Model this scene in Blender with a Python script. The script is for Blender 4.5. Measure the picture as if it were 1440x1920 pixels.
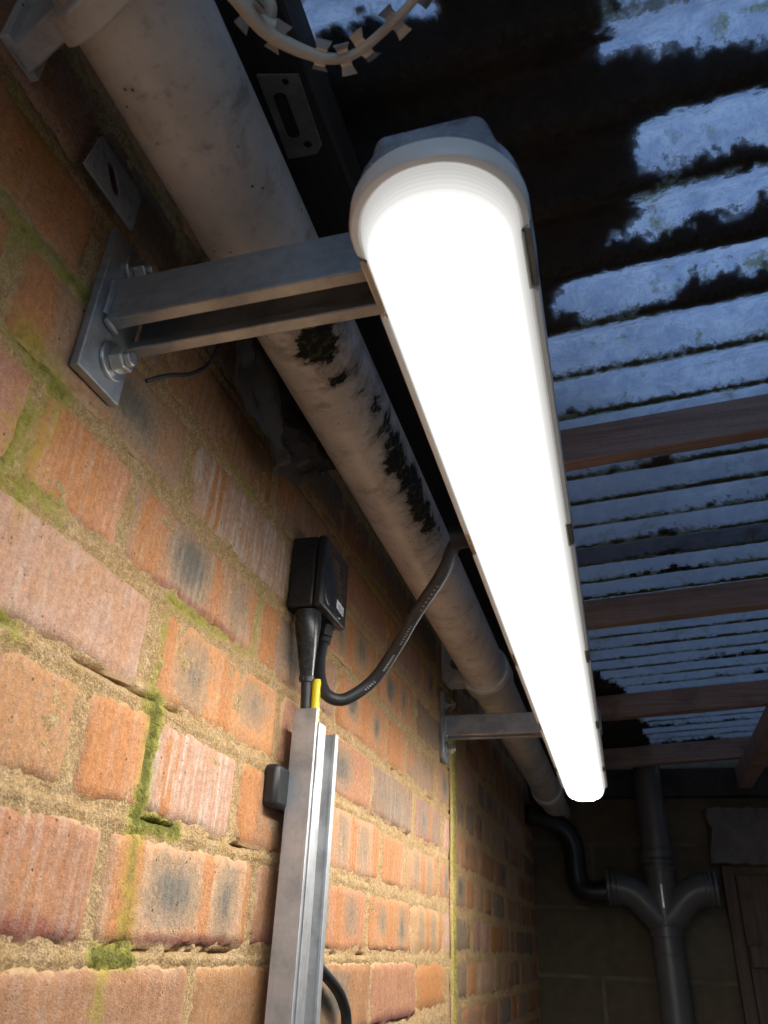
import bpy, math, random
import numpy as np
from mathutils import Vector, Matrix

for o in list(bpy.data.objects):
    bpy.data.objects.remove(o)
scene = bpy.context.scene
R = math.radians

# ------------------------------------------------------------------ camera
def cam_axes(yaw, pitch, roll):
    f = Vector((-math.sin(yaw)*math.cos(pitch), math.cos(yaw)*math.cos(pitch), math.sin(pitch)))
    r = Vector((math.cos(yaw), math.sin(yaw), 0)); u = r.cross(f)
    c, s = math.cos(roll), math.sin(roll)
    return c*r + s*u, -s*r + c*u, f
CAM = Vector((.30527, 0, 1.75))
cr, cu, cf = cam_axes(.302936706, .514073577, .0435528852)
cd = bpy.data.cameras.new('camera'); cam = bpy.data.objects.new('camera', cd)
scene.collection.objects.link(cam)
cam.matrix_world = Matrix(((cr.x, cu.x, -cf.x, CAM.x), (cr.y, cu.y, -cf.y, CAM.y), (cr.z, cu.z, -cf.z, CAM.z), (0, 0, 0, 1)))
cd.sensor_width = 36; cd.lens = 36*1446.72/1920
cd.clip_start = .01; cd.clip_end = 500
cd.dof.use_dof = True; cd.dof.focus_distance = .72; cd.dof.aperture_fstop = 14
scene.camera = cam

# ------------------------------------------------------------------ sky, sun, exposure
SUN_EL, SUN_ROT = R(32), R(262)
w = bpy.data.worlds.new('World'); scene.world = w; w.use_nodes = True
wn = w.node_tree.nodes; bg = wn['Background']
sky = wn.new('ShaderNodeTexSky'); sky.sky_type = 'NISHITA'; sky.sun_disc = False
sky.sun_elevation = SUN_EL; sky.sun_rotation = SUN_ROT; sky.ozone_density = 4; sky.dust_density = .6
w.node_tree.links.new(sky.outputs[0], bg.inputs[0]); bg.inputs[1].default_value = .15
sl = bpy.data.lights.new('sun', 'SUN'); sl.energy = .5; sl.angle = R(12); sl.color = (1, .9, .78)
so = bpy.data.objects.new('sun', sl); scene.collection.objects.link(so)
sd = Vector((math.sin(SUN_ROT)*math.cos(SUN_EL), math.cos(SUN_ROT)*math.cos(SUN_EL), math.sin(SUN_EL)))
so.rotation_euler = (-sd).to_track_quat('-Z', 'Y').to_euler(); so.location = (0, 0, 8)
vs = scene.view_settings; vs.view_transform = 'Standard'; vs.look = 'None'; vs.exposure = 1.15; vs.gamma = 1
LAMP = 25.0
scene.render.engine = 'CYCLES'
scene.cycles.use_denoising = True
scene.cycles.max_bounces = 8; scene.cycles.diffuse_bounces = 5; scene.cycles.adaptive_threshold = .02; scene.cycles.transparent_max_bounces = 12
scene.cycles.sample_clamp_indirect = 6

# ------------------------------------------------------------------ noise
def _h(i, j, s):
    with np.errstate(over='ignore'):
        n = (i.astype(np.int64)*374761393 + j.astype(np.int64)*668265263 + s*1442695041) & 0xffffffff
        n = ((n ^ (n >> 13))*1274126177) & 0xffffffff
        n = n ^ (n >> 16)
    return (n & 0xffff)/32767.5 - 1
def vn(a, b, s=0):
    a = np.asarray(a, float); b = np.asarray(b, float)
    i = np.floor(a); j = np.floor(b); u = a-i; v = b-j
    u = u*u*(3-2*u); v = v*v*(3-2*v)
    n00, n10, n01, n11 = _h(i, j, s), _h(i+1, j, s), _h(i, j+1, s), _h(i+1, j+1, s)
    return (n00*(1-u)+n10*u)*(1-v) + (n01*(1-u)+n11*u)*v
def fbm(a, b, f, o=3, s=0):
    r = 0; k = 1; t = 0
    for q in range(o):
        r = r + k*vn(np.asarray(a)*f+q*17.3, np.asarray(b)*f+q*9.1, s+q*31); t += k; k *= .5; f *= 2.03
    return r/t

# ------------------------------------------------------------------ materials
class NT:
    def __init__(s, name):
        s.m = bpy.data.materials.new(name); s.m.use_nodes = True
        s.t = s.m.node_tree; s.n = s.t.nodes; s.n.clear()
        s.out = s.n.new('ShaderNodeOutputMaterial')
        s.pos = s.n.new('ShaderNodeNewGeometry').outputs['Position']
    def L(s, a, b): s.t.links.new(a, b)
    def put(s, sock, v):
        if hasattr(v, 'is_output'): s.L(v, sock)
        elif isinstance(v, (tuple, list)) and len(v) == 3 and sock.type == 'RGBA': sock.default_value = (*v, 1)
        else: sock.default_value = v
    def noise(s, scale, detail=4, rough=.6, vec=None, stretch=None, dist=0):
        n = s.n.new('ShaderNodeTexNoise'); v = vec or s.pos
        if stretch:
            mp = s.n.new('ShaderNodeMapping'); mp.inputs['Scale'].default_value = stretch; s.L(v, mp.inputs[0]); v = mp.outputs[0]
        s.L(v, n.inputs['Vector']); n.inputs['Scale'].default_value = scale; n.inputs['Detail'].default_value = detail
        n.inputs['Roughness'].default_value = rough; n.inputs['Distortion'].default_value = dist
        return n.outputs[0]
    def voro(s, scale, feature='F1', vec=None, stretch=None):
        n = s.n.new('ShaderNodeTexVoronoi'); n.feature = feature; v = vec or s.pos
        if stretch:
            mp = s.n.new('ShaderNodeMapping'); mp.inputs['Scale'].default_value = stretch; s.L(v, mp.inputs[0]); v = mp.outputs[0]
        s.L(v, n.inputs['Vector']); n.inputs['Scale'].default_value = scale
        return n.outputs['Distance']
    def math(s, op, a, b=0.0, c=None, clamp=False):
        n = s.n.new('ShaderNodeMath'); n.operation = op; n.use_clamp = clamp
        s.put(n.inputs[0], a); s.put(n.inputs[1], b)
        if c is not None: s.put(n.inputs[2], c)
        return n.outputs[0]
    def step(s, v, lo, hi, to0=0.0, to1=1.0):
        n = s.n.new('ShaderNodeMapRange'); n.interpolation_type = 'SMOOTHSTEP'
        s.put(n.inputs[0], v); n.inputs[1].default_value = lo; n.inputs[2].default_value = hi
        n.inputs[3].default_value = to0; n.inputs[4].default_value = to1
        return n.outputs[0]
    def mix(s, f, a, b, mode='MIX'):
        n = s.n.new('ShaderNodeMix'); n.data_type = 'RGBA'; n.blend_type = mode
        s.put(n.inputs[0], f); s.put(n.inputs[6], a); s.put(n.inputs[7], b)
        return n.outputs[2]
    def attr(s, name, col=False):
        n = s.n.new('ShaderNodeAttribute'); n.attribute_name = name
        return n.outputs['Color' if col else 'Fac']
    def bump(s, h, strength, dist, prev=None):
        n = s.n.new('ShaderNodeBump'); n.inputs['Strength'].default_value = strength; n.inputs['Distance'].default_value = dist
        s.L(h, n.inputs['Height'])
        if prev is not None: s.L(prev, n.inputs['Normal'])
        return n.outputs[0]
    def pbr(s, col, rough=.6, metal=0.0, nrm=None, **kw):
        p = s.n.new('ShaderNodeBsdfPrincipled')
        s.put(p.inputs['Base Color'], col); s.put(p.inputs['Roughness'], rough); s.put(p.inputs['Metallic'], metal)
        for k, v in kw.items(): s.put(p.inputs[k.replace('_', ' ')], v)
        if nrm is not None: s.L(nrm, p.inputs['Normal'])
        return p.outputs[0]
    def done(s, sh): s.L(sh, s.out.inputs[0]); return s.m

def simple(name, col, rough=.5, metal=0.0, var=.25, scale=40, bump=.15, spec=.5):
    t = NT(name); n = t.noise(scale, 5); n2 = t.noise(scale*6, 3)
    f = t.math('MULTIPLY_ADD', n, var*2, 1-var)
    c = t.mix(1.0, col, f, 'MULTIPLY')
    r = t.math('MULTIPLY_ADD', n2, .25, rough-.12, clamp=True)
    return t.done(t.pbr(c, r, metal, t.bump(n2, bump, .0006), **{'Specular_IOR_Level': spec}))

def mat_brick():
    t = NT('brick_clay'); p = t.pos
    big = t.noise(28, 5, .6); fine = t.noise(260, 4, .65); grit = t.noise(900, 3, .7); st = t.noise(1, 5, .6, stretch=(40, 150, 14)); mid = t.noise(95, 4, .6, dist=.4)
    tint = t.attr('tint', True)
    c = t.mix(t.step(big, .38, .66), tint, t.mix(.55, tint, (.46, .225, .10)))
    c = t.mix(t.step(mid, .5, .72, 0, .5), c, t.mix(.6, tint, (.47, .34, .25)))
    og = t.attr('orng'); c = t.mix(t.step(t.math('ADD', og, t.math('MULTIPLY_ADD', mid, .7, -.35)), -.05, .3, 0, .85), c, (.48, .20, .07))
    k = t.math('ADD', t.attr('kiss'), t.math('MULTIPLY_ADD', mid, .9, -.45))
    c = t.mix(t.step(k, -.1, .28, 0, .62), c, (.28, .215, .14))
    c = t.mix(t.step(k, .3, .95, 0, .82), c, (.13, .122, .10))
    red = t.attr('red'); c = t.mix(t.step(t.math('ADD', red, t.math('MULTIPLY_ADD', big, .8, -.4)), 0, .5, 0, .75), c, (.27, .085, .06))
    pale = t.math('MULTIPLY', t.attr('pale'), t.step(st, .42, .68))
    c = t.mix(pale, c, (.55, .44, .36))
    f = t.math('MULTIPLY_ADD', t.step(fine, .3, .7), .32, .84); f = t.math('MULTIPLY', f, t.math('MULTIPLY_ADD', t.step(grit, .3, .7), .4, .8))
    c = t.mix(1.0, c, f, 'MULTIPLY')
    vp = t.math('ADD', t.voro(210), t.math('MULTIPLY_ADD', t.noise(700, 2), .3, -.15)); pr = t.noise(75, 4, .7); pit = t.math('MULTIPLY', t.step(vp, .24, .1), t.step(pr, .54, .64))
    c = t.mix(t.math('MULTIPLY', pit, .85), c, (.035, .022, .016))
    sm = t.math('ADD', t.attr('edge'), t.math('MULTIPLY_ADD', t.noise(120, 4, .7), 1.5, -.75))
    c = t.mix(t.step(sm, .45, .75, 0, .8), c, t.mix(fine, (.47, .30, .14), (.58, .40, .22)))
    ms = t.math('ADD', t.attr('moss'), t.math('MULTIPLY_ADD', t.noise(110, 6, .8), 2.4, -1.35))
    c = t.mix(t.step(ms, .0, .9, 0, .72), c, t.mix(t.step(t.math('ADD', t.attr('moss'), t.math('MULTIPLY_ADD', t.noise(170, 4, .7), 2.0, -1.0)), .5, 1.2), (.40, .32, .04), (.15, .15, .02)))
    h = t.math('ADD', t.math('MULTIPLY', fine, .5), t.math('MULTIPLY', grit, .35)); h = t.math('SUBTRACT', h, t.math('MULTIPLY', pit, .8))
    h = t.math('ADD', h, t.math('MULTIPLY', st, .35))
    return t.done(t.pbr(c, .88, 0, t.bump(h, .7, .0026), **{'Specular_IOR_Level': .25}))
def mat_mortar():
    t = NT('sandy_mortar')
    a = t.noise(60, 4); g = t.noise(700, 4, .75); g2 = t.noise(230, 4, .7)
    c = t.mix(t.step(a, .35, .7), (.57, .365, .165), (.68, .465, .25))
    c = t.mix(1.0, c, t.math('MULTIPLY', t.math('MULTIPLY_ADD', t.step(g, .3, .7), .7, .62), t.math('MULTIPLY_ADD', t.step(g2, .3, .7), .45, .76)), 'MULTIPLY')
    c = t.mix(t.step(t.noise(400, 2), .62, .7, 0, .6), c, (.62, .5, .33))
    ms = t.math('ADD', t.attr('moss'), t.math('MULTIPLY_ADD', t.noise(110, 6, .8), 2.2, -1.15))
    c = t.mix(t.step(ms, -.05, .7, 0, .88), c, t.mix(t.step(t.math('ADD', t.attr('moss'), t.math('MULTIPLY_ADD', t.noise(200, 4, .7), 2.4, -1.2)), .3, 1.2), (.46, .42, .07), (.14, .16, .025)))
    h = t.math('ADD', t.math('MULTIPLY', g, .6), g2)
    return t.done(t.pbr(c, .95, 0, t.bump(h, 1.0, .004), **{'Specular_IOR_Level': .15}))
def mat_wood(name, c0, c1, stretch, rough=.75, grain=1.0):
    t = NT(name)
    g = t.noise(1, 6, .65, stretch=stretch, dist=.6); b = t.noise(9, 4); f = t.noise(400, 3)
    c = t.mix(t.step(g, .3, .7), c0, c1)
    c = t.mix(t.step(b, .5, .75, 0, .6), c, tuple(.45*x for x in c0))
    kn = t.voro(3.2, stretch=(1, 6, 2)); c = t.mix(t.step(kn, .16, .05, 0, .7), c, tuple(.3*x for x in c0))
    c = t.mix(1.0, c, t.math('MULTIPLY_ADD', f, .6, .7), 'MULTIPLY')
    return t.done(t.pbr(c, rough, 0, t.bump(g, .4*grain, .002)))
def mat_steel(name, col, rough, spangle=25, metal=1.0, dirt=.25, brush=None):
    t = NT(name)
    s = t.voro(spangle*4); n = t.noise(spangle, 5, .65); f = t.noise(500, 3, stretch=brush) if brush else t.noise(500, 3)
    c = t.mix(t.step(n, .35, .75), col, tuple(.62*x for x in col))
    c = t.mix(t.step(t.noise(1, 5, .7, stretch=(18, 160, 160) if not brush else (220, 220, 5)), .5, .72, 0, .4 if not brush else .18), c, tuple(.45*x for x in col))
    c = t.mix(t.step(t.noise(70, 5, .7), .55, .75, 0, dirt), c, (.10, .085, .065))
    r = t.math('MULTIPLY_ADD', n, .3, rough-.12); r = t.math('MULTIPLY_ADD', f, .22, r)
    return t.done(t.pbr(c, r, metal, t.bump(t.math('ADD', f, t.math('MULTIPLY', s, .4)), .12, .0005)))
def mat_pipe():
    t = NT('dirty_white_pvc')
    n = t.noise(14, 5, .6); f = t.noise(120, 4, .7); sp = t.voro(120); rg = t.noise(1, 5, .65, stretch=(60, 120, 60))
    c = t.mix(t.step(n, .3, .75), (.80, .77, .72), (.60, .55, .49))
    c = t.mix(t.step(rg, .55, .8, 0, .35), c, (.16, .11, .07))
    c = t.mix(t.math('MULTIPLY', t.step(sp, .16, .08), t.step(t.noise(18, 2), .5, .6)), c, (.05, .035, .025))
    c = t.mix(t.step(f, .6, .8, 0, .4), c, (.2, .15, .1))
    c = t.mix(t.step(t.noise(34, 6, .7, dist=.6), .52, .74, 0, .55), c, (.23, .185, .14))
    gr = t.math('ADD', t.attr('grime'), t.math('MULTIPLY_ADD', t.noise(1, 7, .72, stretch=(26, 34, 26), dist=.3), 3.0, -1.55))
    c = t.mix(t.step(gr, -.25, .4, 0, .6), c, (.13, .10, .06))
    c = t.mix(t.step(gr, .3, .5), c, t.mix(t.step(t.noise(160, 3), .5, .62), (.012, .012, .012), (.06, .065, .02)))
    r = t.step(gr, .2, .5, .36, .95)
    return t.done(t.pbr(c, r, 0, t.bump(f, .1, .001)))
def mat_roof():
    t = NT('translucent_roof_sheet')
    a = t.noise(38, 7, .75, dist=.8); b = t.noise(330, 4, .8); big = t.noise(5, 4)
    c = t.mix(t.step(a, .35, .66), (.90, .93, .95), (.54, .61, .73))
    c = t.mix(t.step(b, .52, .70, 0, .5), c, (.28, .33, .42))
    fur = t.noise(1, 5, .6, stretch=(6, 160, 60)); c = t.mix(t.step(fur, .5, .75, 0, .35), c, (.3, .33, .36))
    lic = t.math('MULTIPLY', t.step(t.noise(30, 5, .7), .54, .66), t.step(t.noise(8, 2), .44, .54))
    c = t.mix(t.math('MULTIPLY', lic, .75), c, (.28, .27, .06))
    al = t.math('ADD', t.attr('greying'), t.math('MULTIPLY_ADD', big, .8, -.4))  # sheet colour turns greyer further along the roof and towards the wall
    c = t.mix(t.step(al, 0, 1, 0, .85), c, (.165, .16, .155))
    dt = t.math('ADD', t.attr('dirt'), t.math('MULTIPLY_ADD', t.noise(190, 5, .8), 2.6, -1.6))
    c = t.mix(t.step(dt, .1, .6, 0, .8), c, (.07, .065, .05))
    gz = t.math('ADD', t.attr('valley'), t.math('MULTIPLY_ADD', t.noise(120, 5, .75), 1.5, -.75))
    c = t.mix(t.step(gz, .55, .95, 0, .8), c, (.10, .095, .03))
    tr = t.n.new('ShaderNodeBsdfTranslucent'); t.L(c, tr.inputs[0])
    nb = t.bump(b, .35, .002); t.L(nb, tr.inputs['Normal'])
    d = t.pbr(t.mix(.3, (.26, .245, .25), c), .5, 0, nb, **{'Specular_IOR_Level': .3})
    ms = t.n.new('ShaderNodeMixShader'); ms.inputs[0].default_value = .16
    t.L(tr.outputs[0], ms.inputs[1]); t.L(d, ms.inputs[2])
    return t.done(ms.outputs[0])
def mat_lens():
    t = NT('lit_ribbed_diffuser')
    p = t.attr('prof'); e = t.attr('endd')
    core = t.math('POWER', t.step(p, .26, .86), 1.7)
    s = t.math('MULTIPLY_ADD', core, LAMP, t.math('MULTIPLY_ADD', t.step(p, .05, .55), .30, .26))
    rib = t.math('SINE', t.math('MULTIPLY', p, 150.0)); s = t.math('MULTIPLY', s, t.math('MULTIPLY_ADD', rib, .05, .95))
    em = t.n.new('ShaderNodeEmission'); em.inputs[0].default_value = (1, .985, .95, 1); t.L(s, em.inputs[1])
    return t.done(em.outputs[0])
def mat_leaf(name, c0, c1, trans=.5, scale=120):
    t = NT(name); c = t.mix(t.noise(scale, 4), c0, c1)
    d = t.n.new('ShaderNodeBsdfDiffuse'); t.L(c, d.inputs[0])
    if not trans: return t.done(d.outputs[0])
    tr = t.n.new('ShaderNodeBsdfTranslucent'); t.L(c, tr.inputs[0])
    ms = t.n.new('ShaderNodeMixShader'); ms.inputs[0].default_value = trans
    t.L(d.outputs[0], ms.inputs[1]); t.L(tr.outputs[0], ms.inputs[2])
    return t.done(ms.outputs[0])
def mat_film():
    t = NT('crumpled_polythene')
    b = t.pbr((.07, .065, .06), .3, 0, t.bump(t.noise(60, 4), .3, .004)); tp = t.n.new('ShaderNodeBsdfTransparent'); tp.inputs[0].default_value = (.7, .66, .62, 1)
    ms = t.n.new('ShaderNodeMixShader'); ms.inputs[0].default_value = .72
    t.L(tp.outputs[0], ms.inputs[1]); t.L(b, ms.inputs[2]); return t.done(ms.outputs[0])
def mat_farbrick():
    t = NT('brickwork_below_view')
    mp = t.n.new('ShaderNodeMapping'); mp.inputs['Rotation'].default_value = (R(90), 0, R(90)); t.L(t.pos, mp.inputs[0])
    sx = t.n.new('ShaderNodeSeparateXYZ'); t.L(t.pos, sx.inputs[0]); cb = t.n.new('ShaderNodeCombineXYZ'); t.L(sx.outputs[1], cb.inputs[0]); t.L(sx.outputs[2], cb.inputs[1])
    b = t.n.new('ShaderNodeTexBrick'); t.L(cb.outputs[0], b.inputs['Vector']); b.inputs['Scale'].default_value = 1
    b.inputs['Color1'].default_value = (.34, .14, .07, 1); b.inputs['Color2'].default_value = (.26, .15, .1, 1); b.inputs['Mortar'].default_value = (.45, .33, .18, 1)
    b.inputs['Mortar Size'].default_value = .006; b.inputs['Brick Width'].default_value = .225; b.inputs['Row Height'].default_value = .075
    return t.done(t.pbr(b.outputs[0], .9, 0, t.bump(t.noise(200, 4), .5, .002)))

M = dict(brick=mat_brick(), mortar=mat_mortar(), farbrick=mat_farbrick(),
    galv=mat_steel('galvanised_steel', (.52, .54, .56), .42, dirt=.2), zinc=mat_steel('zinc_plated_bolt', (.66, .66, .64), .26, dirt=.08),
    oldsteel=mat_steel('weathered_steel', (.30, .28, .26), .6, metal=.3, dirt=.5),
    dullzinc=mat_steel('dull_zinc_plate', (.50, .50, .49), .55, metal=.35, dirt=.4),
    stain=mat_steel('stainless_clip', (.62, .58, .52), .2, dirt=.02), alu=mat_steel('brushed_aluminium', (.55, .55, .55), .5, dirt=.04, brush=(1, 1, .03)),
    pipe=mat_pipe(), roof=mat_roof(), lens=mat_lens(),
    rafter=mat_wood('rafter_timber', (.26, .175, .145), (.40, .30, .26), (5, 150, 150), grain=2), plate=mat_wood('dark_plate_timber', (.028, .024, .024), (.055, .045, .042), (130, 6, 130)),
    door=mat_wood('door_boards', (.08, .05, .035), (.14, .09, .065), (90, 90, 4)),
    body=simple('grey_light_housing', (.25, .275, .32), .25, var=.06, bump=.03), rim=simple('white_light_flange', (.78, .76, .72), .35, var=.04, bump=.03),
    cream=simple('cream_clip_tab', (.72, .68, .55), .4, var=.05),
    black=simple('black_plastic', (.018, .018, .018), .38, var=.2, bump=.12), rubber=simple('black_rubber', (.02, .02, .021), .48, var=.25, scale=90, bump=.2),
    glossblack=simple('glossy_black_shroud', (.022, .022, .022), .25, var=.1, bump=.04), sticker=simple('white_sticker', (.75, .76, .74), .5, var=.05, bump=.02),
    ink=simple('grey_ink', (.12, .12, .12), .7), paleink=simple('pale_print', (.42, .43, .44), .6), yellow=simple('yellow_sleeve', (.80, .62, .01), .4, var=.08, bump=.03),
    wire=simple('razor_wire_core', (.60, .57, .50), .5, 0, var=.3), blade=mat_steel('razor_blade_steel', (.55, .58, .62), .35),
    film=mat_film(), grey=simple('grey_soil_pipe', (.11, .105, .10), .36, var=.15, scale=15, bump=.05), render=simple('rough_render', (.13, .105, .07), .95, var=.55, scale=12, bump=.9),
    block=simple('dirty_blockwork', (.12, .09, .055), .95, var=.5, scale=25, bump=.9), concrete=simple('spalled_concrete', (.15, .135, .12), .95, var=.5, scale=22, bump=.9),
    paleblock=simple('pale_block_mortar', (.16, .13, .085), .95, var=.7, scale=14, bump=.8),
    ground=simple('yard_concrete', (.24, .22, .19), .9, var=.35, scale=3, bump=.5), lightstop=simple('light_stop_finish', (.22, .19, .16), .95, var=.3, scale=4, bump=.5),
    debris=mat_leaf('rotted_leaf_debris', (.012, .010, .008), (.035, .026, .016), 0), moss=mat_leaf('roof_moss', (.05, .055, .01), (.22, .22, .05), .55, 300),
    capm=simple('black_cap', (.012, .011, .011), .5, var=.2, bump=.1))

# ------------------------------------------------------------------ mesh helpers
COL = scene.collection
class MB:
    def __init__(s): s.v = []; s.f = []
    def add(s, vs, fs):
        b = len(s.v); s.v += [tuple(x) for x in vs]; s.f += [tuple(b+i for i in f) for f in fs]; return s
    def box(s, x0, x1, y0, y1, z0, z1):
        return s.add([(x0, y0, z0), (x1, y0, z0), (x1, y1, z0), (x0, y1, z0), (x0, y0, z1), (x1, y0, z1), (x1, y1, z1), (x0, y1, z1)],
                     [(0, 3, 2, 1), (4, 5, 6, 7), (0, 1, 5, 4), (1, 2, 6, 5), (2, 3, 7, 6), (3, 0, 4, 7)])
    def loft(s, rings, cap0=True, cap1=True, closed=True):
        n = len(rings[0]); vs = [p for r in rings for p in r]; fs = []
        for i in range(len(rings)-1):
            for j in range(n if closed else n-1):
                k = (j+1) % n; fs.append((i*n+j, i*n+k, (i+1)*n+k, (i+1)*n+j))
        if cap0: fs.append(tuple(range(n-1, -1, -1)))
        if cap1: fs.append(tuple((len(rings)-1)*n+j for j in range(n)))
        return s.add(vs, fs)
    def tube(s, pts, rad, n=16, caps=True):
        pts = [Vector(p) for p in pts]; rad = rad if hasattr(rad, '__len__') else [rad]*len(pts)
        up = None; rings = []
        for i, p in enumerate(pts):
            t = (pts[min(i+1, len(pts)-1)]-pts[max(i-1, 0)])
            if t.length < 1e-9: t = Vector((0, 0, 1))
            t.normalize()
            if up is None: up = Vector((0, 0, 1)) if abs(t.z) < .9 else Vector((1, 0, 0))
            a = (up - t*up.dot(t)).normalized(); b = t.cross(a); up = a
            rings.append([p + rad[i]*(math.cos(q)*a + math.sin(q)*b) for q in (2*math.pi*k/n for k in range(n))])
        return s.loft(rings, caps, caps)
    def cyl(s, a, b, r, n=24): return s.tube([a, b], r, n)
    def prism(s, poly, axis, a, b):
        def P(u, v, w): return {'x': (w, u, v), 'y': (u, w, v), 'z': (u, v, w)}[axis]
        return s.loft([[P(u, v, a) for u, v in poly], [P(u, v, b) for u, v in poly]])
    def grid(s, vs, nu, nv, keep=None):
        fs = []
        for i in range(nu-1):
            for j in range(nv-1):
                if keep is None or keep[i, j]: fs.append((i*nv+j, (i+1)*nv+j, (i+1)*nv+j+1, i*nv+j+1))
        return s.add(vs, fs)
    def build(s, name, mat, parent=None, smooth=True, bevel=0, angle=35, origin=None, attrs=None):
        me = bpy.data.meshes.new(name); vs = s.v
        me.from_pydata(vs, [], s.f); me.update(); me.materials.append(M[mat] if isinstance(mat, str) else mat)
        for k, a in (attrs or {}).items():
            at = me.attributes.new(k, 'FLOAT', 'POINT'); at.data.foreach_set('value', np.asarray(a, np.float32).ravel())
        if smooth:
            me.shade_smooth(); me.set_sharp_from_angle(angle=R(angle))
        ob = bpy.data.objects.new(name, me); COL.objects.link(ob)
        if origin is not None: ob.location = origin
        if parent is not None: ob.parent = parent
        if parent is not None: ob.matrix_parent_inverse = parent.matrix_world.inverted()
        if bevel:
            bm = ob.modifiers.new('bevel', 'BEVEL'); bm.width = bevel; bm.segments = 2; bm.limit_method = 'ANGLE'; bm.angle_limit = R(40)
        return ob
def tag(o, label, cat, group=None, kind=None):
    o['label'] = label
    if cat: o['category'] = cat
    if group: o['group'] = group
    if kind: o['kind'] = kind
    return o
def struct(o): o['kind'] = 'structure'; return o
def thing(name, label, cat, loc=(0, 0, 0), group=None):
    o = bpy.data.objects.new(name, None); COL.objects.link(o); o.location = loc; o.empty_display_size = .05
    o.matrix_world = Matrix.Translation(loc)
    return tag(o, label, cat, group)
def copy_thing(src, dx, label):
    r = src.copy(); COL.objects.link(r); r.location = Vector(src.location)+Vector(dx); r['label'] = label
    for ch in [c for c in bpy.data.objects if c.parent == src]:
        c = ch.copy(); COL.objects.link(c); c.parent = r; c.matrix_parent_inverse = ch.matrix_parent_inverse.copy()
        for g in [q for q in bpy.data.objects if q.parent == ch]:
            d = g.copy(); COL.objects.link(d); d.parent = c; d.matrix_parent_inverse = g.matrix_parent_inverse.copy()
    return r
def smooth_path(pts, n=10):
    P = [Vector(p) for p in pts]; out = []
    for i in range(len(P)-1):
        a, b, c, d = P[max(i-1, 0)], P[i], P[i+1], P[min(i+2, len(P)-1)]
        for k in range(n):
            t = k/n; out.append(.5*((2*b)+(c-a)*t+(2*a-5*b+4*c-d)*t*t+(3*b-a-3*c+d)*t**3))
    return out+[P[-1]]

# ------------------------------------------------------------------ ground and unseen surroundings
struct(MB().box(-60, 60, -60, 60, -.1, 0).build('ground', 'ground', smooth=False))
o = MB().box(1.5, 1.72, -1.6, 3.0, 0, 2.40).build('light_stop_wall', 'lightstop', smooth=False); tag(o, 'unseen wall added on the right to hold daylight out of the passage', 'wall')  # unseen wall, added to cut the daylight coming in from the right

# ------------------------------------------------------------------ brick walls
MOSS = [(.465, 1.891, .466, 1.856, .014, 1.0), (.466, 1.856, .468, 1.819, .014, .95), (.464, 1.817, .519, 1.816, .008, 1.0), (.468, 1.814, .475, 1.746, .014, .8), (.450, 1.739, .487, 1.738, .010, .95), (.458, 1.738, .460, 1.706, .010, .7),
 (.460, 1.967, .527, 1.970, .009, .9), (.527, 1.970, .598, 1.974, .007, .7), (.604, 2.035, .599, 1.971, .006, .55), (.458, 1.952, .461, 1.905, .006, .7), (.261, 2.052, .300, 2.039, .016, 1.2), (.302, 2.036, .297, 1.986, .012, 1.0),
 (.293, 1.984, .297, 1.951, .012, .9), (.301, 1.975, .323, 1.969, .012, .8), (.276, 1.973, .280, 2.005, .020, .9), (.307, 1.896, .321, 1.892, .008, .6), (.271, 2.114, .299, 2.114, .012, .9), (.233, 2.109, .253, 2.108, .012, .8),
 (.200, 2.181, .249, 2.172, .012, .6), (.509, 2.123, .557, 2.113, .008, .6), (.536, 2.229, .585, 2.147, .012, .5), (.647, 2.120, .668, 2.157, .012, .4), (.15, 1.9, .2, 2.1, .05, .5), (1.488, 1.2, 1.488, 2.1, .022, 1.0), (.9, 2.2, 1.4, 2.25, .05, .45)]
def moss(y, z):
    y = np.asarray(y, float); z = np.asarray(z, float); r = np.zeros_like(y)-.6
    for a, b, c, d, rad, s in MOSS:
        dx, dz = c-a, d-b; L = dx*dx+dz*dz
        t = np.clip(((y-a)*dx+(z-b)*dz)/L, 0, 1); q = np.hypot(y-a-t*dx, z-b-t*dz)
        r = np.maximum(r, (s if b < 1.95 else s*.62)*(1.25-q/rad))
    return np.clip(r, -.6, 1.2)
Z0, CH, BH = 1.7440, .075, .0662
TINTS = {'brown': (.40, .19, .095), 'pink': (.52, .30, .19), 'orange': (.52, .225, .095), 'dark': (.25, .15, .10), 'plum': (.36, .21, .145), 'tan': (.48, .275, .14)}
rng = random.Random(7)
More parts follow.
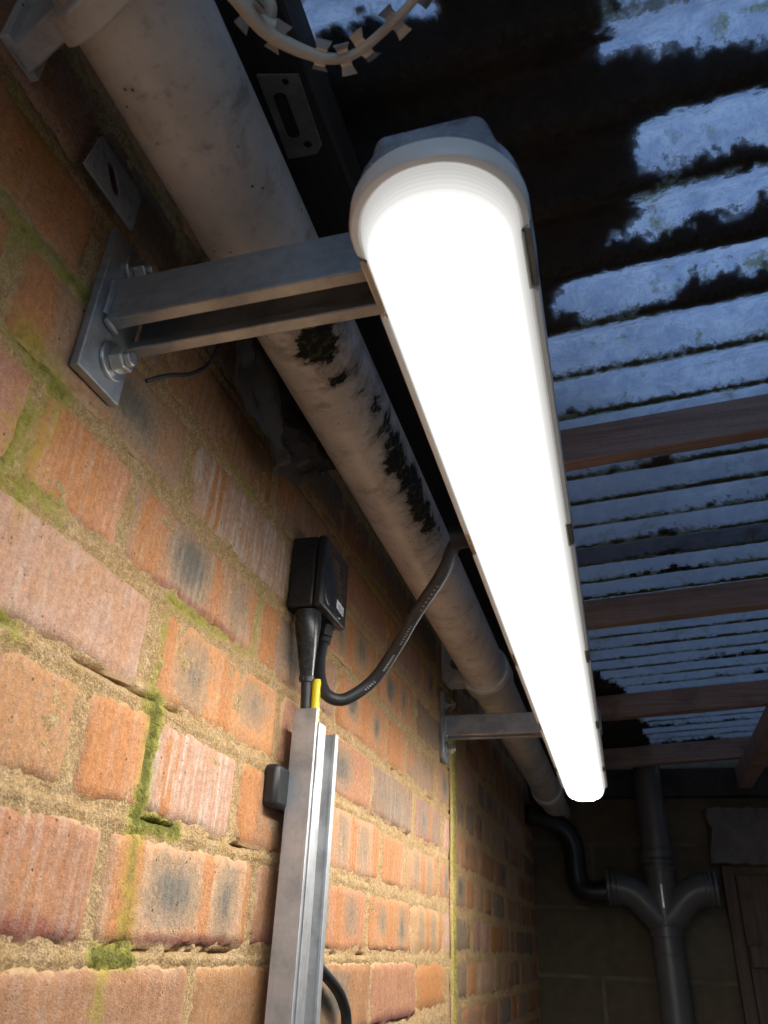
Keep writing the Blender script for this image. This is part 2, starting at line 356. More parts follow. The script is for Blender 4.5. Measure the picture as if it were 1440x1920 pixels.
def make_brick(parent, y0, y1, z0, X, kind, fine, seed):
    y0 -= .0012; y1 += .0012
    L, H = y1-y0, BH + rng.uniform(-.0015, .0015)
    nu, nv = (max(8, int(L/.0055)), 13) if fine else (max(6, int(L/.015)), 7)
    Y, Zg = np.meshgrid(np.linspace(-L/2, L/2, nu), np.linspace(-H/2, H/2, nv), indexing='ij')
    u = Y/L+.5; v = Zg/H+.5
    jl, jr = fbm(Zg, Zg*0+seed, 70, 3, seed), fbm(Zg, Zg*0+seed+5, 70, 3, seed+3)
    jb, jt = fbm(Y, Y*0+seed, 45, 3, seed+7), fbm(Y, Y*0+seed+9, 45, 3, seed+11)
    y = Y + .0018*(jl*(1-u)+jr*u); z = Zg + .0018*(jb*(1-v)+jt*v)
    # rounded corners
    cu_ = np.clip((np.abs(u-.5)*L-(L/2-.009))/.009, 0, 1); cv_ = np.clip((np.abs(v-.5)*H-(H/2-.009))/.009, 0, 1)
    sh = .0028*cu_*cv_; y -= np.sign(u-.5)*sh; z -= np.sign(v-.5)*sh
    d = np.minimum(np.minimum(u, 1-u)*L, np.minimum(v, 1-v)*H)
    proud = rng.uniform(.0006, .0026); ta, tb = rng.uniform(-.007, .007), rng.uniform(-.014, .014)
    x = proud + ta*Y + tb*Zg + .0011*fbm(Y, Zg, 38, 4, seed+20) - .0030*np.exp(-d/.0018)
    ch = fbm(Y, Zg, 55, 3, seed+40)*.5+.5-d/.02
    x -= .004*np.clip((ch-.42)*4, 0, 1)
    n = nu*nv; vs = list(zip(x.ravel(), y.ravel(), z.ravel()))
    mb = MB().grid(vs, nu, nv)
    ring = [i*nv for i in range(nu)] + [(nu-1)*nv+j for j in range(1, nv)] + [i*nv+nv-1 for i in range(nu-2, -1, -1)] + [j for j in range(nv-2, 0, -1)]
    b = len(mb.v); mb.v += [(-.035, vs[i][1], vs[i][2]) for i in ring]
    m = len(ring); mb.f += [(ring[i], b+i, b+(i+1) % m, ring[(i+1) % m]) for i in range(m)]
    yc, zc = (y0+y1)/2, z0+H/2
    def fld(list_):
        r = np.full_like(Y, -1.0)
        for cu0, cv0, ru, rv, s in list_:
            q = (np.abs((u-cu0)/ru)**2.6+np.abs((v-cv0)/rv)**2.6)**(1/2.6); r = np.maximum(r, s*(1-q))
        return r
    K, O, Rd, pale, tint = [], [], [], rng.uniform(0, .35), 'brown'
    if kind == 'kiss2':
        tint = rng.choice(['tan', 'orange', 'plum']); a = rng.uniform(.26, .34)
        K = [(a, rng.uniform(.4, .6), rng.uniform(.10, .24), rng.uniform(.28, .47), rng.uniform(.5, 1.5)), (a+rng.uniform(.36, .52), rng.uniform(.4, .6), rng.uniform(.07, .20), rng.uniform(.25, .47), rng.uniform(.3, 1.5))]
        O = [(a+rng.uniform(.18, .26), .5, rng.uniform(.03, .08), .8, rng.uniform(.5, 1)), (.97, .5, rng.uniform(.03, .08), .8, rng.uniform(.3, 1)), (.02, .5, .05, .9, rng.uniform(.3, 1))]; Rd = [(.5, .02, .6, .16, .9)] if rng.random() < .5 else []
    elif kind == 'oval':
        tint = 'tan'; K = [(rng.uniform(.38, .5), .52, rng.uniform(.13, .2), rng.uniform(.36, .46), rng.uniform(1.2, 1.7)), (rng.uniform(.78, .85), .5, rng.uniform(.08, .13), .44, rng.uniform(.5, 1.1))]; O = [(.13, .5, .09, .8, .9), (.63, .5, .045, .8, 1), (.97, .5, .04, .8, 1)]; Rd = [(.55, .03, .5, .16, .9)]
    elif kind == 'oval2':
        tint = 'orange'; K = [(rng.uniform(.22, .33), rng.uniform(.42, .58), rng.uniform(.1, .17), rng.uniform(.3, .45), rng.uniform(.7, 1.7)), (rng.uniform(.68, .8), rng.uniform(.42, .58), rng.uniform(.08, .15), rng.uniform(.3, .45), rng.uniform(.7, 1.5))]; O = [(.5, .5, .06, .8, 1), (.04, .5, .05, .8, 1)]
    elif kind == 'kiss1':
        tint = rng.choice(['brown', 'tan', 'plum']); K = [(rng.uniform(.4, .7), .5, .26, .42, 1.2)]; O = [(.08, .5, .1, .8, 1)]
    elif kind == 'dark': tint = 'dark'; K = [(.5, .5, .46, .5, .55)]
    elif kind == 'pink': tint = 'pink'; pale = rng.uniform(.3, .6)
    elif kind == 'streak': tint = 'pink'; pale = .95; O = [(.2, .5, .09, .8, .8)]
    elif kind == 'orange': tint = 'orange'; O = [(.4, .5, .4, .7, .7)]
    elif kind == 'strips': tint = 'tan'; K = [(.28, .5, .1, .46, .6), (.66, .5, .11, .46, .6)]; O = [(.47, .5, .07, .8, 1), (.9, .5, .08, .8, 1)]
    elif kind == 'plum': tint = 'plum'; pale = .4; O = [(.1, .6, .2, .3, .6)]
    elif kind == 'redbase': tint = 'brown'; Rd = [(.5, 0, .7, .28, 1.1)]
    T = np.array(TINTS[tint])*rng.uniform(.88, 1.1)*np.array([1, rng.uniform(.92, 1.08), rng.uniform(.9, 1.15)])
    def ext(a): a = np.asarray(a).ravel(); return np.concatenate([a, a[ring]])
    at = dict(kiss=ext(fld(K)), orng=ext(fld(O)), red=ext(fld(Rd)), pale=ext(np.full_like(Y, pale)), edge=ext(1-d/.0075), moss=ext(moss(yc+Y, zc+Zg)))
    ob = mb.build('brick', 'brick', parent, angle=50, origin=(X, yc, zc), attrs=at)
    ca = ob.data.attributes.new('tint', 'FLOAT_COLOR', 'POINT'); ca.data.foreach_set('color', np.tile(np.append(T, 1), len(mb.v)).astype(np.float32))
    return ob
def mortar_sheet(parent, y0, y1, z0, z1, X, step, seed, cracks=True):
    ny, nz = int((y1-y0)/step)+1, int((z1-z0)/step)+1
    Y, Z = np.meshgrid(np.linspace(y0, y1, ny), np.linspace(z0, z1, nz), indexing='ij')
    x = X - .0005 + .0020*fbm(Y, Z, 60, 3, seed) + .0016*fbm(Y, Z, 220, 3, seed+5)
    ph = (Z-Z0) % CH
    under = np.exp(-((ph-(CH-.0010))/.0015)**2)                # shrinkage crack under each course
    x -= .006*under*np.clip(fbm(Y, Z*.2, 26, 4, seed+9)*3, 0, 1)
    x += .0018*np.exp(-((ph-.069)/.003)**2)
    x += .0018*np.clip(moss(Y, Z)+.1, 0, 1)*np.clip(.5+fbm(Y, Z, 330, 3, seed+17)*1.4, 0, 1.3)
    MB().grid(list(zip(x.ravel(), Y.ravel(), Z.ravel())), ny, nz).build('mortar', 'mortar', parent, angle=80, attrs=dict(moss=moss(Y, Z)))

COURSE = {
 0: [(.225, .435, 'redbase'), (.442, .648, 'oval'), (.659, .765, 'redbase'), (.775, .972, 'oval2'), (.984, 1.174, 'oval2'), (1.186, 1.391, 'strips'), (1.401, 1.455, 'pink')],
 1: [(.18, .386, 'tan'), (.395, .465, 'orange'), (.472, .598, 'streak'), (.609, .809, 'kiss1'), (.819, 1.02, 'strips'), (1.031, 1.144, 'orange'), (1.154, 1.354, 'strips'), (1.364, 1.455, 'kiss1')],
 2: [(.232, .438, 'pink'), (.459, .667, 'oval2'), (.677, .757, 'brown'), (.767, .969, 'kiss1'), (.98, 1.174, 'dark'), (1.196, 1.386, 'kiss2'), (1.396, 1.455, 'pink')],
 3: [(.18, .281, 'brown'), (.291, .386, 'orange'), (.393, .598, 'oval'), (.612, .818, 'kiss1'), (.828, 1.03, 'oval2'), (1.038, 1.128, 'orange'), (1.142, 1.331, 'plum'), (1.341, 1.455, 'kiss1')],
 4: [(.135, .235, 'orange'), (.246, .44, 'kiss1'), (.459, .656, 'streak'), (.666, .757, 'kiss1'), (.767, .966, 'kiss2'), (.977, 1.175, 'oval2'), (1.199, 1.372, 'dark'), (1.382, 1.455, 'plum')],
 5: [(.18, .288, 'orange'), (.298, .388, 'plum'), (.397, .598, 'brown'), (.609, .81, 'plum'), (.82, 1.01, 'brown'), (1.02, 1.22, 'plum'), (1.23, 1.33, 'kiss1'), (1.34, 1.455, 'dark')],
 6: [(.06, .262, 'pink'), (.272, .372, 'dark'), (.382, .588, 'plum'), (.598, .80, 'dark'), (.81, .91, 'brown'), (.92, 1.12, 'plum'), (1.13, 1.34, 'dark'), (1.35, 1.455, 'plum')]}
KINDS = ['kiss2', 'kiss2', 'kiss1', 'brown', 'pink', 'orange', 'strips', 'plum', 'redbase', 'dark']
wall = thing('brick_wall', 'old kiss-marked orange brick wall with sandy mortar on the left', 'wall', (0, .6, 0))
seed = 100
for c in range(-5, 9):
    row = list(COURSE.get(c, []))
    if not row:
        y = .02 + rng.uniform(-.2, 0)
        while y < 1.44:
            L = rng.choice([.205, .205, .102]); e = min(y+L, 1.455)
            if e-y > .04: row.append((y, e, rng.choice(KINDS)))
            y = e+.010
    y = row[0][0]-.010
    while y > -.22:
        L = rng.choice([.205, .205, .102]); row.insert(0, (y-L, y, rng.choice(KINDS))); y -= L+.010
    for (a, b, k) in row:
        seed += 3
        make_brick(wall, a, b, Z0+CH*c, 0.0, k, (a < 1.05 and b > .1), seed)
mortar_sheet(wall, -.3, .12, 1.36, 2.5, 0, .012, 3); mortar_sheet(wall, .12, 1.0, 1.62, 2.42, 0, .0026, 3); mortar_sheet(wall, 1.0, 1.46, 1.55, 2.42, 0, .005, 3)
mortar_sheet(wall, .12, 1.46, 1.36, 1.63, -.001, .012, 3)
b = MB(); b.box(-.33, -.014, -1.6, 1.46, 1.3, 2.42); b.build('wall_core', 'mortar', wall, smooth=False)
b = MB(); b.box(-.33, -.002, -1.6, 1.46, 0, 1.362); b.box(-.33, -.002, -1.6, 1.46, 2.418, 3.7); b.box(-.33, -.003, -1.6, -.225, 1.36, 2.42); b.build('plain_brickwork', 'farbrick', wall, smooth=False)
# mossy vertical joint filler between the two walls
b = MB(); ny, nz = 26, 260
Y, Z = np.meshgrid(np.linspace(1.45, 1.512, ny), np.linspace(1.3, 2.42, nz), indexing='ij'); uu = (Y-1.45)/.062
x = .001 + .004*np.sin(uu*13) - .02*np.clip((uu-.75)*4, 0, 1) + .0018*fbm(Y*5, Z, 25, 3, 77) - .007*np.exp(-((uu-.66)/.05)**2)
b.grid(list(zip(x.ravel(), Y.ravel(), Z.ravel())), ny, nz)
b.build('joint_filler', 'mortar', wall, angle=70, attrs=dict(moss=.15+.75*np.exp(-((uu-.62)/.25)**2)+.3*fbm(Y, Z, 12, 3, 5)))
XF = -.026
wall2 = thing('brick_wall', 'darker far stretch of brick wall beyond the mossy vertical joint', 'wall', (XF, 2.2, 0))
for c in range(-4, 9):
    y = 1.52 - (.0 if c % 2 else .05)
    first = True
    while y < 2.99:
        L = .205 if (c % 2 == 0) != (rng.random() < .3) else .102; e = min(y+L, 2.998)
        if e-y > .03: make_brick(wall2, max(y, 1.518), e, Z0+.002+CH*c, XF, rng.choice(KINDS), False, seed); seed += 3
        y = e+.010
mortar_sheet(wall2, 1.5, 3.0, 1.42, 2.42, XF, .0065, 9)
MB().box(-.33, XF-.013, 1.47, 3.0, 1.3, 2.42).build('wall_core', 'mortar', wall2, smooth=False)
b = MB(); b.box(-.33, XF-.002, 1.47, 3.0, 0, 1.43); b.box(-.33, XF-.002, 1.47, 3.0, 2.418, 3.7); b.build('plain_brickwork', 'farbrick', wall2, smooth=False)

# ------------------------------------------------------------------ back wall of blocks
YB = 3.0
bw = thing('block_wall', 'dark grimy block wall closing the far end', 'wall', (.6, YB, 0))
m = MB(); m.box(-.4, 1.72, YB+.006, YB+.2, 0, 2.345); m.box(-.4, 1.72, YB+.06, YB+.2, 2.345, 2.8); m.build('mortar', 'paleblock', bw, smooth=False)  # taller rear box added to block sky light leaking under the roof end
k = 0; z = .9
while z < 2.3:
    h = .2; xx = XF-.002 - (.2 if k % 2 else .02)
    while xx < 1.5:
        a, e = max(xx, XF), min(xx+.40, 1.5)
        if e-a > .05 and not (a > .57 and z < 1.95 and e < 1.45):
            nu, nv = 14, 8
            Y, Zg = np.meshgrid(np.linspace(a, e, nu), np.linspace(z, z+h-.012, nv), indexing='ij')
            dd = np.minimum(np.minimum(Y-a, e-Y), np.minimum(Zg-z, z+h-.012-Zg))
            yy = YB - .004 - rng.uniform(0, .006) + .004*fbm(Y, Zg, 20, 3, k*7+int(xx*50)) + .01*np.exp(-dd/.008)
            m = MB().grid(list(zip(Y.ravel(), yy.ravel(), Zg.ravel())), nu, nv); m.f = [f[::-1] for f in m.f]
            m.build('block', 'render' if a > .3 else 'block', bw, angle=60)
        xx = e+.012
    z += h; k += 1
# lintel, door
nx = 60; m = MB()
X_, Z_ = np.meshgrid(np.linspace(.56, 1.45, nx), np.linspace(2.03, 2.2, 12), indexing='ij')
rings = []
for i in range(nx):
    xx = .56+(1.45-.56)*i/(nx-1); r = []
    for j in range(20):
        t = j/20*4; s_, f_ = int(t), t-int(t)
        yy, zz = [(2.93, 2.03+.17*f_), (2.93+.08*f_, 2.2), (3.01, 2.2-.17*f_), (3.01-.08*f_, 2.03)][s_]
        yy += .016*float(fbm(xx, zz, 45, 4, 3)); zz += .010*float(fbm(xx+3, yy+zz, 60, 4, 8)); r.append((xx + (.02*float(fbm(zz, yy, 30, 3, 4)) if i == 0 else 0), yy, zz))
    rings.append(r)
m.loft(rings); tag(m.build('concrete_lintel', 'concrete', smooth=False), 'rough spalled pale concrete lintel above the brown door', 'lintel')
dr = thing('plank_door', 'brown vertical plank door at the far right end', 'door', (1.0, 2.97, 0))
for i in range(7):
    a = .625+i*.115; MB().box(a, a+.111, 2.975, 2.998, .02, 2.0).build('plank', 'door', dr, bevel=.003)
MB().box(.585, .622, 2.955, 3.0, .0, 2.028).build('door_frame', 'door', dr, bevel=.003)
MB().box(.63, 1.42, 2.955, 2.974, 1.74, 1.80).build('ledge', 'door', dr, bevel=.003)

# ------------------------------------------------------------------ roof: translucent corrugated sheet, rafters, debris
PITCH, AMP = .0765, .0095
def roof_z(x): return 2.372 + .06*(x-.28)
def rib(y): return np.where(np.asarray(y) < .847, (np.asarray(y)-.847)/.083, (np.asarray(y)-.847)/PITCH)-2
def sheet_z(x, y): return roof_z(x) - AMP*np.cos(2*np.pi*rib(y))
roof = thing('corrugated_roof', 'translucent corrugated lean-to roof sheeting on thin timber battens', 'roof', (.75, 1.2, 2.37))
for (y, wdt, h, sg) in ((-.21, .026, .05, 1), (.868, .026, .052, 1), (1.458, .030, .052, 1), (2.12, .034, .06, 1), (2.74, .04, .06, 1)):
    pts = []
    rings = []
    for i in range(25):
        xx = .16+i/24*1.42; t = roof_z(xx)-AMP-.0015; j1, j2 = .0012*vn(xx*9, y, 3), .0012*vn(xx*9, y+4, 5)
        rings.append([(xx, y+j1, t), (xx, y+j1, t-h+j2), (xx, y+wdt+j2, t-h+j1), (xx, y+wdt, t)])
    MB().loft(rings).build('rafter', 'rafter', roof, angle=40, bevel=.0015)
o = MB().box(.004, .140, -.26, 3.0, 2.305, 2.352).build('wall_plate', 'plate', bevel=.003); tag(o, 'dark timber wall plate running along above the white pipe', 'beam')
o = MB(); o.box(.675, .72, -.26, 2.99, 2.262, 2.322); tag(o.build('purlin', 'rafter', bevel=.003), 'brown timber purlin crossing under the battens on the far right', 'beam')
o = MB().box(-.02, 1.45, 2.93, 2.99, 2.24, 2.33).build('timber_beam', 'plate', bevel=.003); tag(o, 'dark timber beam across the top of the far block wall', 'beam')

# debris and moss lying on the sheet
def debris_patch(x0, x1, y0, y1, st, fieldfn, mat, name, off, label, cat):
    nx, ny = int((x1-x0)/st), int((y1-y0)/st)
    X_, Y_ = np.meshgrid(np.linspace(x0, x1, nx), np.linspace(y0, y1, ny), indexing='ij')
    F = fieldfn(X_, Y_); keep = (F[:-1, :-1]+F[1:, 1:]+F[1:, :-1]+F[:-1, 1:]) > 0
    Zs = sheet_z(X_, Y_)+off+np.clip(F, 0, .3)*.01
    return MB().grid(list(zip(X_.ravel(), Y_.ravel(), Zs.ravel())), nx, ny, keep), tag
def valley_n(Y): return np.round(rib(Y))
def f_debris(X, Y):
    n = valley_n(Y); d = (rib(Y)-n)*.079                     # signed distance to valley line
    edge = .012*fbm(X, Y, 30, 4, 11)+.009*fbm(X, Y, 110, 4, 12)+.010*fbm(X, Y, 330, 3, 13)
    amt = fbm(X*1.0, n*3.7, 5, 3, 21)
    ex = np.interp(n, [-9, -8, -7, -6, -5, -4, -3, -2], [.02, -.05, .001, .002, -.001, .0, .0, 0])*(X > .2)
    base = ex + np.interp(n, [-12, -9, -7, -6, -5, -4, -3, -2, 0, 4, 12, 26], [.022, .018, .013, .013, .011, .008, .001, -.002, -.002, -.001, .001, .003])
    half = base + .028*np.where(n < -3, amt+.05, amt-.28)
    a = half+edge-np.abs(d+.004)
    # heavy heap against the wall
    lim = np.interp(Y, [-.7, .30, .345, .36, .40, .42, .46, .50, .56, .60, .655, .70, .8, 1.2, 1.9, 2.2, 3.1], [.33, .345, .345, .35, .362, .38, .395, .39, .38, .33, .281, .255, .24, .23, .25, .36, .42])
    b = lim-X+.03*fbm(X, Y, 18, 4, 33)+.016*fbm(X, Y, 110, 4, 34)+.008*fbm(X, Y, 330, 3, 36)
    Yh = Y+.030*fbm(X, Y, 22, 4, 41)+.012*fbm(X, Y, 120, 3, 42)
    hole = (X-.225+.02*fbm(X, Y, 40, 3, 35))*20
    b2_ = np.where(Yh < .318, np.minimum(b*20, hole), b*20)
    return np.maximum(np.where((Yh < .318) & (X < .22), -1, a*20), b2_)
for (ya, yb, dz) in ((-.26, 1.30, 0), (1.262, 3.02, .0022)):
    ny = int((yb-ya)/PITCH*14)+1; xs = np.concatenate([np.linspace(.004, .9, 150), np.linspace(.93, 1.62, 20)]); ys = np.linspace(ya, yb, ny)
    X_, Y_ = np.meshgrid(xs, ys, indexing='ij'); Zs = sheet_z(X_, Y_)+dz
    ph = np.abs((rib(Y_)+.5) % 1-.5)*2
    o = MB().grid(list(zip(X_.ravel(), Y_.ravel(), Zs.ravel())), 170, ny).build('roof_sheet', 'roof', roof, angle=180,
        attrs=dict(greying=np.interp(Y_, [0, .6, .85, 1.0, 1.5, 3], [-.3, -.15, .35, .8, 1.0, 1.0])+np.interp(X_, [.3, .5], [.25, 0]), valley=1-ph*1.6, dirt=np.clip(1+f_debris(X_, Y_)/20/.011, 0, 1.3)))
mb, _ = debris_patch(.02, .95, -.25, .80, .0026, f_debris, 'debris', 'd', .0016, '', '')
m2, _ = debris_patch(.02, 1.2, .80, 3.0, .006, f_debris, 'debris', 'd', .0016, '', '')
mb.add(m2.v, m2.f)
tag(mb.build('leaf_debris', 'debris', smooth=True, angle=180), 'black rotted leaf debris lying in the roof corrugations', 'debris', kind='stuff')
def f_moss(X, Y):
    n = valley_n(Y); d = (rib(Y)-n)*.079
    amt = fbm(X, n*5.1, 9, 3, 51)
    return (.0045+.004*amt+.006*fbm(X, Y, 160, 3, 53)-np.abs(d+.001))*30 - np.where((f_debris(X, Y) > 0) | (n == -8), 9, 0)
mb, _ = debris_patch(.2, 1.0, .30, 1.4, .0022, f_moss, 'moss', 'm', .0012, '', '')
m2, _ = debris_patch(.2, 1.1, 1.4, 3.0, .005, f_moss, 'moss', 'm', .0012, '', '')
mb.add(m2.v, m2.f)
tag(mb.build('roof_moss', 'moss', smooth=True, angle=180), 'green moss lines growing along the roof corrugations', 'moss', kind='stuff')

# ------------------------------------------------------------------ white drain pipe and clips
PX, PZ, PR = .084, 2.214, .041
dp = thing('drain_pipe', 'dirty cream plastic drain pipe along the top of the brick wall', 'pipe', (PX, 1.2, PZ))
na, nl = 64, 300
ang = np.linspace(0, 2*np.pi, na, endpoint=False); yy = np.linspace(-.5, 2.995, nl)
A_, Y_ = np.meshgrid(ang, yy, indexing='ij')
xp = PX - .004*(Y_-.5) + PR*np.cos(A_); zp = PZ - .006*(Y_-.5) + PR*np.sin(A_)
# grime: right underside, between y .45 and .85
ga = np.exp(-(((A_-(2*np.pi-.55)+np.pi) % (2*np.pi)-np.pi)/.5)**2)
gr = ga*np.interp(Y_, [.35, .44, .50, .56, .66, .76, .85, .95], [0, .55, .35, .65, 1.1, 1.1, .35, 0])
gb = np.exp(-(((A_-(2*np.pi-1.05)+np.pi) % (2*np.pi)-np.pi)/.5)**2)*(1.5*np.exp(-((Y_-.445)/.022)**2)+1.0*np.exp(-((Y_-.495)/.007)**2))
m = MB(); vs = list(zip(xp.ravel(), Y_.ravel(), zp.ravel())); fs = []
for i in range(na):
    for j in range(nl-1):
        k = (i+1) % na; fs.append((i*nl+j, i*nl+j+1, k*nl+j+1, k*nl+j))
m.add(vs, fs); m.build('pipe', 'pipe', dp, angle=180, attrs=dict(grime=np.maximum(gr, gb)-.25))
def ring_y(y, r): 
    cx, cz = PX-.004*(y-.5), PZ-.006*(y-.5)
    return [(cx+r*math.cos(t), y, cz+r*math.sin(t)) for t in (2*math.pi*k/48 for k in range(48))]
MB().loft([ring_y(y, r) for y, r in ((1.375, .0412), (1.375, .0455), (1.38, .047), (1.44, .047), (1.455, .0455), (1.46, .0415))], False, False).build('coupling', 'pipe', dp, angle=30, attrs=dict(grime=np.full(48*6, -.4)))
MB().loft([ring_y(y, r) for y, r in ((2.55, .0412), (2.55, .047), (2.555, .0485), (2.62, .0485), (2.63, .0415))], False, False).build('coupling', 'pipe', dp, angle=30, attrs=dict(grime=np.full(48*5, -.3)))
def pipe_clip(y0, th, label, zl, big):
    c = thing('pipe_clip', label, 'pipe clip', (PX, y0, PZ), 'clips holding the cream pipe')
    cx, cz = PX-.004*(y0-.5), PZ-.006*(y0-.5); r = .0475
    poly = [(.006, zl), (cx-r*.75, zl)]
    a0 = math.pi + math.asin(max(-1, min(1, (cz-zl)/r))) if False else math.pi+.62
    for k in range(33):
        t = a0+(3*math.pi-1.2-a0+.58)*k/32*.5
        poly.append((cx+r*math.cos(t), cz+r*math.sin(t)))
    poly += [(cx, cz+r), (cx-.03, cz+r*.92), (.02, cz+.05), (.006, cz+.05)]
    mm = MB().prism(poly, 'y', y0, y0+th); mm.v = [(x, y-(.33*x if big else 0), z) for x, y, z in mm.v]
    ob = mm.build('saddle', 'pipe', c, bevel=.0015, attrs=dict(grime=np.full(len(poly)*2, -.35)))
    MB().box(.001, .0075, y0-.008, y0+th+.004, zl+.004, cz+.08).build('base_plate', 'pipe', c, bevel=.001, attrs=dict(grime=np.full(8, -.4)))
    MB().cyl((.028, y0-.006, cz+.012), (.028, y0+.002, cz+.012), .011, 20).build('screw_boss', 'oldsteel', c, bevel=.001)
    return c
pipe_clip(.186, .017, 'cream pipe clip at the top left corner of the picture', 2.200, True)
pipe_clip(1.385, .045, 'shadowed cream pipe clip above the far steel bracket', 2.186, False)

# ------------------------------------------------------------------ light brackets
def hexa(cx, cy, cz, r, h, ax=0): 
    return [[(cx+d, cy+r*math.cos(t), cz+r*math.sin(t)) for t in (math.pi/3*k+ax for k in range(6))] for d in (0, h)]
def bracket(y0, label):
    b = thing('steel_bracket', label, 'bracket', (0, y0, 2.118), 'brackets carrying the light')
    MB().box(.004, .0105, y0-.0225, y0+.0215, 2.056, 2.178).build('wall_plate', 'galv', b, bevel=.0008)
    za, zb, ya, yb, t = 2.1005, 2.1370, y0-.0125, y0+.0265, .0028
    poly = [(ya, za), (ya, zb), (yb, zb), (yb, za), (yb-.010, za), (yb-.010, za+.007), (yb-.010+t, za+.007), (yb-.010+t, za+t), (yb-t, za+t), (yb-t, zb-t), (ya+t, zb-t), (ya+t, za+t), (ya+.010-t, za+t), (ya+.010-t, za+.007), (ya+.010, za+.007), (ya+.010, za)]
    MB().prism(poly, 'x', .0106, .285).build('channel_arm', 'galv', b, bevel=.0012)
    m = MB(); m.tube(smooth_path([(.0115, ya-.001, za+.004), (.0125, ya-.0015, za+.02), (.0115, ya-.001, zb-.003)]), .0022, 8); m.tube(smooth_path([(.012, ya, za+.001), (.013, ya+.006, za-.001), (.012, ya+.012, za)]), .0022, 8)
    m.build('weld', 'galv', b)
    for zc in (2.080, 2.160):
        bo = MB().loft(hexa(.0135, y0+.005, zc, .0092, .0095, .3)).build('bolt', 'zinc', b, smooth=False, bevel=.0012)
        MB().cyl((.0106, y0+.005, zc), (.0135, y0+.005, zc), .0135, 28).build('washer', 'zinc', bo, bevel=.0006)
        MB().cyl((.0229, y0+.005, zc), (.0268, y0+.005, zc), .0052, 18).build('stud_end', 'zinc', bo, bevel=.0008)
    return b
br = bracket(.321, 'galvanised channel bracket bolted to the brick at upper left')
copy_thing(br, (-.004, 1.072, -.0125), 'farther channel bracket reaching behind the far half of the light')

# ------------------------------------------------------------------ the light
lt = thing('batten_light', 'long lit white batten light hung on two steel brackets', 'light', (.2405, .95, 2.06))
YN, YF, ZR = .213, 1.665, 2.06
def outline(hw, y0, y1, rc, n=14, m=297):
    # rounded rectangle, counter-clockwise, with straight sides subdivided
    pts = []
    for cx, cy, a in ((hw-rc, y1-rc, 0), (-(hw-rc), y1-rc, 90), (-(hw-rc), y0+rc, 180), (hw-rc, y0+rc, 270)):
        for k in range(n+1):
            t = R(a+90*k/n); pts.append((cx+rc*math.cos(t), cy+rc*math.sin(t)))
    def seg(a, b, m): return [(a[0]+(b[0]-a[0])*k/m, a[1]+(b[1]-a[1])*k/m) for k in range(1, m)]
    out = pts[0:2*(n+1)] + seg(pts[2*n+1], pts[2*(n+1)], m) + pts[2*(n+1):] + seg(pts[-1], pts[0], m)
    return out
def LX(y): return .2475 - .0105*(y-.26)
def tilt(y): return -.0115*(y-.32)
def place(pts, z): return [(LX(y)+x, y, z+tilt(y)) for x, y in pts]
clips = [.283+.2965*k for k in range(5)]
def inclip(y): return any(abs(y-c) < .0205 for c in clips)
def rim_ring(hw, z, notch=False, ins=0):
    o_ = outline(hw, YN+ins, YF-ins, min(.0405, hw*.97))
    if notch: o_ = [((x-math.copysign(.0045, x)) if (inclip(y) and abs(x) > hw*.9) else x, y) for x, y in o_]
    return place(o_, z)
MB().loft([rim_ring(.0375, ZR+.005, ins=.006), rim_ring(.0432, ZR+.006, True), rim_ring(.0440, ZR+.0045, True), rim_ring(.0440, ZR-.0040, True), rim_ring(.0432, ZR-.0055, True, .001), rim_ring(.0402, ZR-.0055, ins=.0038), rim_ring(.0392, ZR-.0045, ins=.0046), rim_ring(.0372, ZR-.0010, ins=.0066), rim_ring(.0345, ZR+.001, ins=.0100)], False, False).build('flange', 'rim', lt, angle=40)
# housing above the flange
def bod(hw, ins, z, rc): return place(outline(hw, YN+ins, YF-ins, rc, 12, 10), z)
MB().loft([bod(.0428, .0015, ZR+.0055, .040), bod(.0418, .0025, ZR+.017, .039), bod(.0385, .0065, ZR+.0178, .034), bod(.0285, .014, ZR+.0365, .008), bod(.0268, .0175, ZR+.0395, .007)], False, True).build('housing', 'body', lt, angle=38)
# lens
rings, prof, endd = [], [], []; NR = 24
for i in range(NR+1):
    t = i/NR*math.pi/2*.985
    hw = .0388*math.cos(t)**.80; ins = .0046+.052*(1-math.cos(t)**.9); z = ZR-.0030-.030*math.sin(t)
    rc = min(hw*.975, .0375*math.cos(t)**.45+.001)
    o_ = outline(hw, YN+ins, YF-ins, rc, 9, 14); rings.append(place(o_, z))
    prof += [i/NR]*len(o_); endd += [min(y-YN, YF-y) for x, y in o_]
MB().loft(rings, False, True).build('lens', 'lens', lt, angle=180, attrs=dict(prof=prof, endd=endd))
for c in clips:
    for s in (-1, 1):
        x0 = LX(c)
        k = MB(); a, b2 = sorted((x0+s*.0402, x0+s*.0438)); k.box(a, b2, c-.0195, c+.0195, ZR+tilt(c)-.0045, ZR+tilt(c)+.022)
        co = k.build('clip', 'stain', lt, bevel=.0007)
        a, b2 = sorted((x0+s*.0376, x0+s*.0401)); MB().box(a, b2, c-.019, c+.019, ZR+tilt(c)-.0065, ZR+tilt(c)-.0012).build('clip_tab', 'cream', co, bevel=.0007)
for yb in (.321, 1.393):
    MB().box(LX(yb)-.03, LX(yb)+.03, yb-.012, yb+.022, ZR+.0385+tilt(yb), ZR+.0403+tilt(yb)).build('mounting_plate', 'stain', lt)
MB().cyl((LX(.6)-.037, .60, 2.072), (LX(.6)-.062, .60, 2.070), .0105, 24).build('cable_gland', 'black', lt, bevel=.001)
for dx in (-.012, .002): MB().cyl((LX(.24)+dx, .243, ZR+.039), (LX(.24)+dx, .243, ZR+.044), .0014, 10).build('pip', 'body', lt)

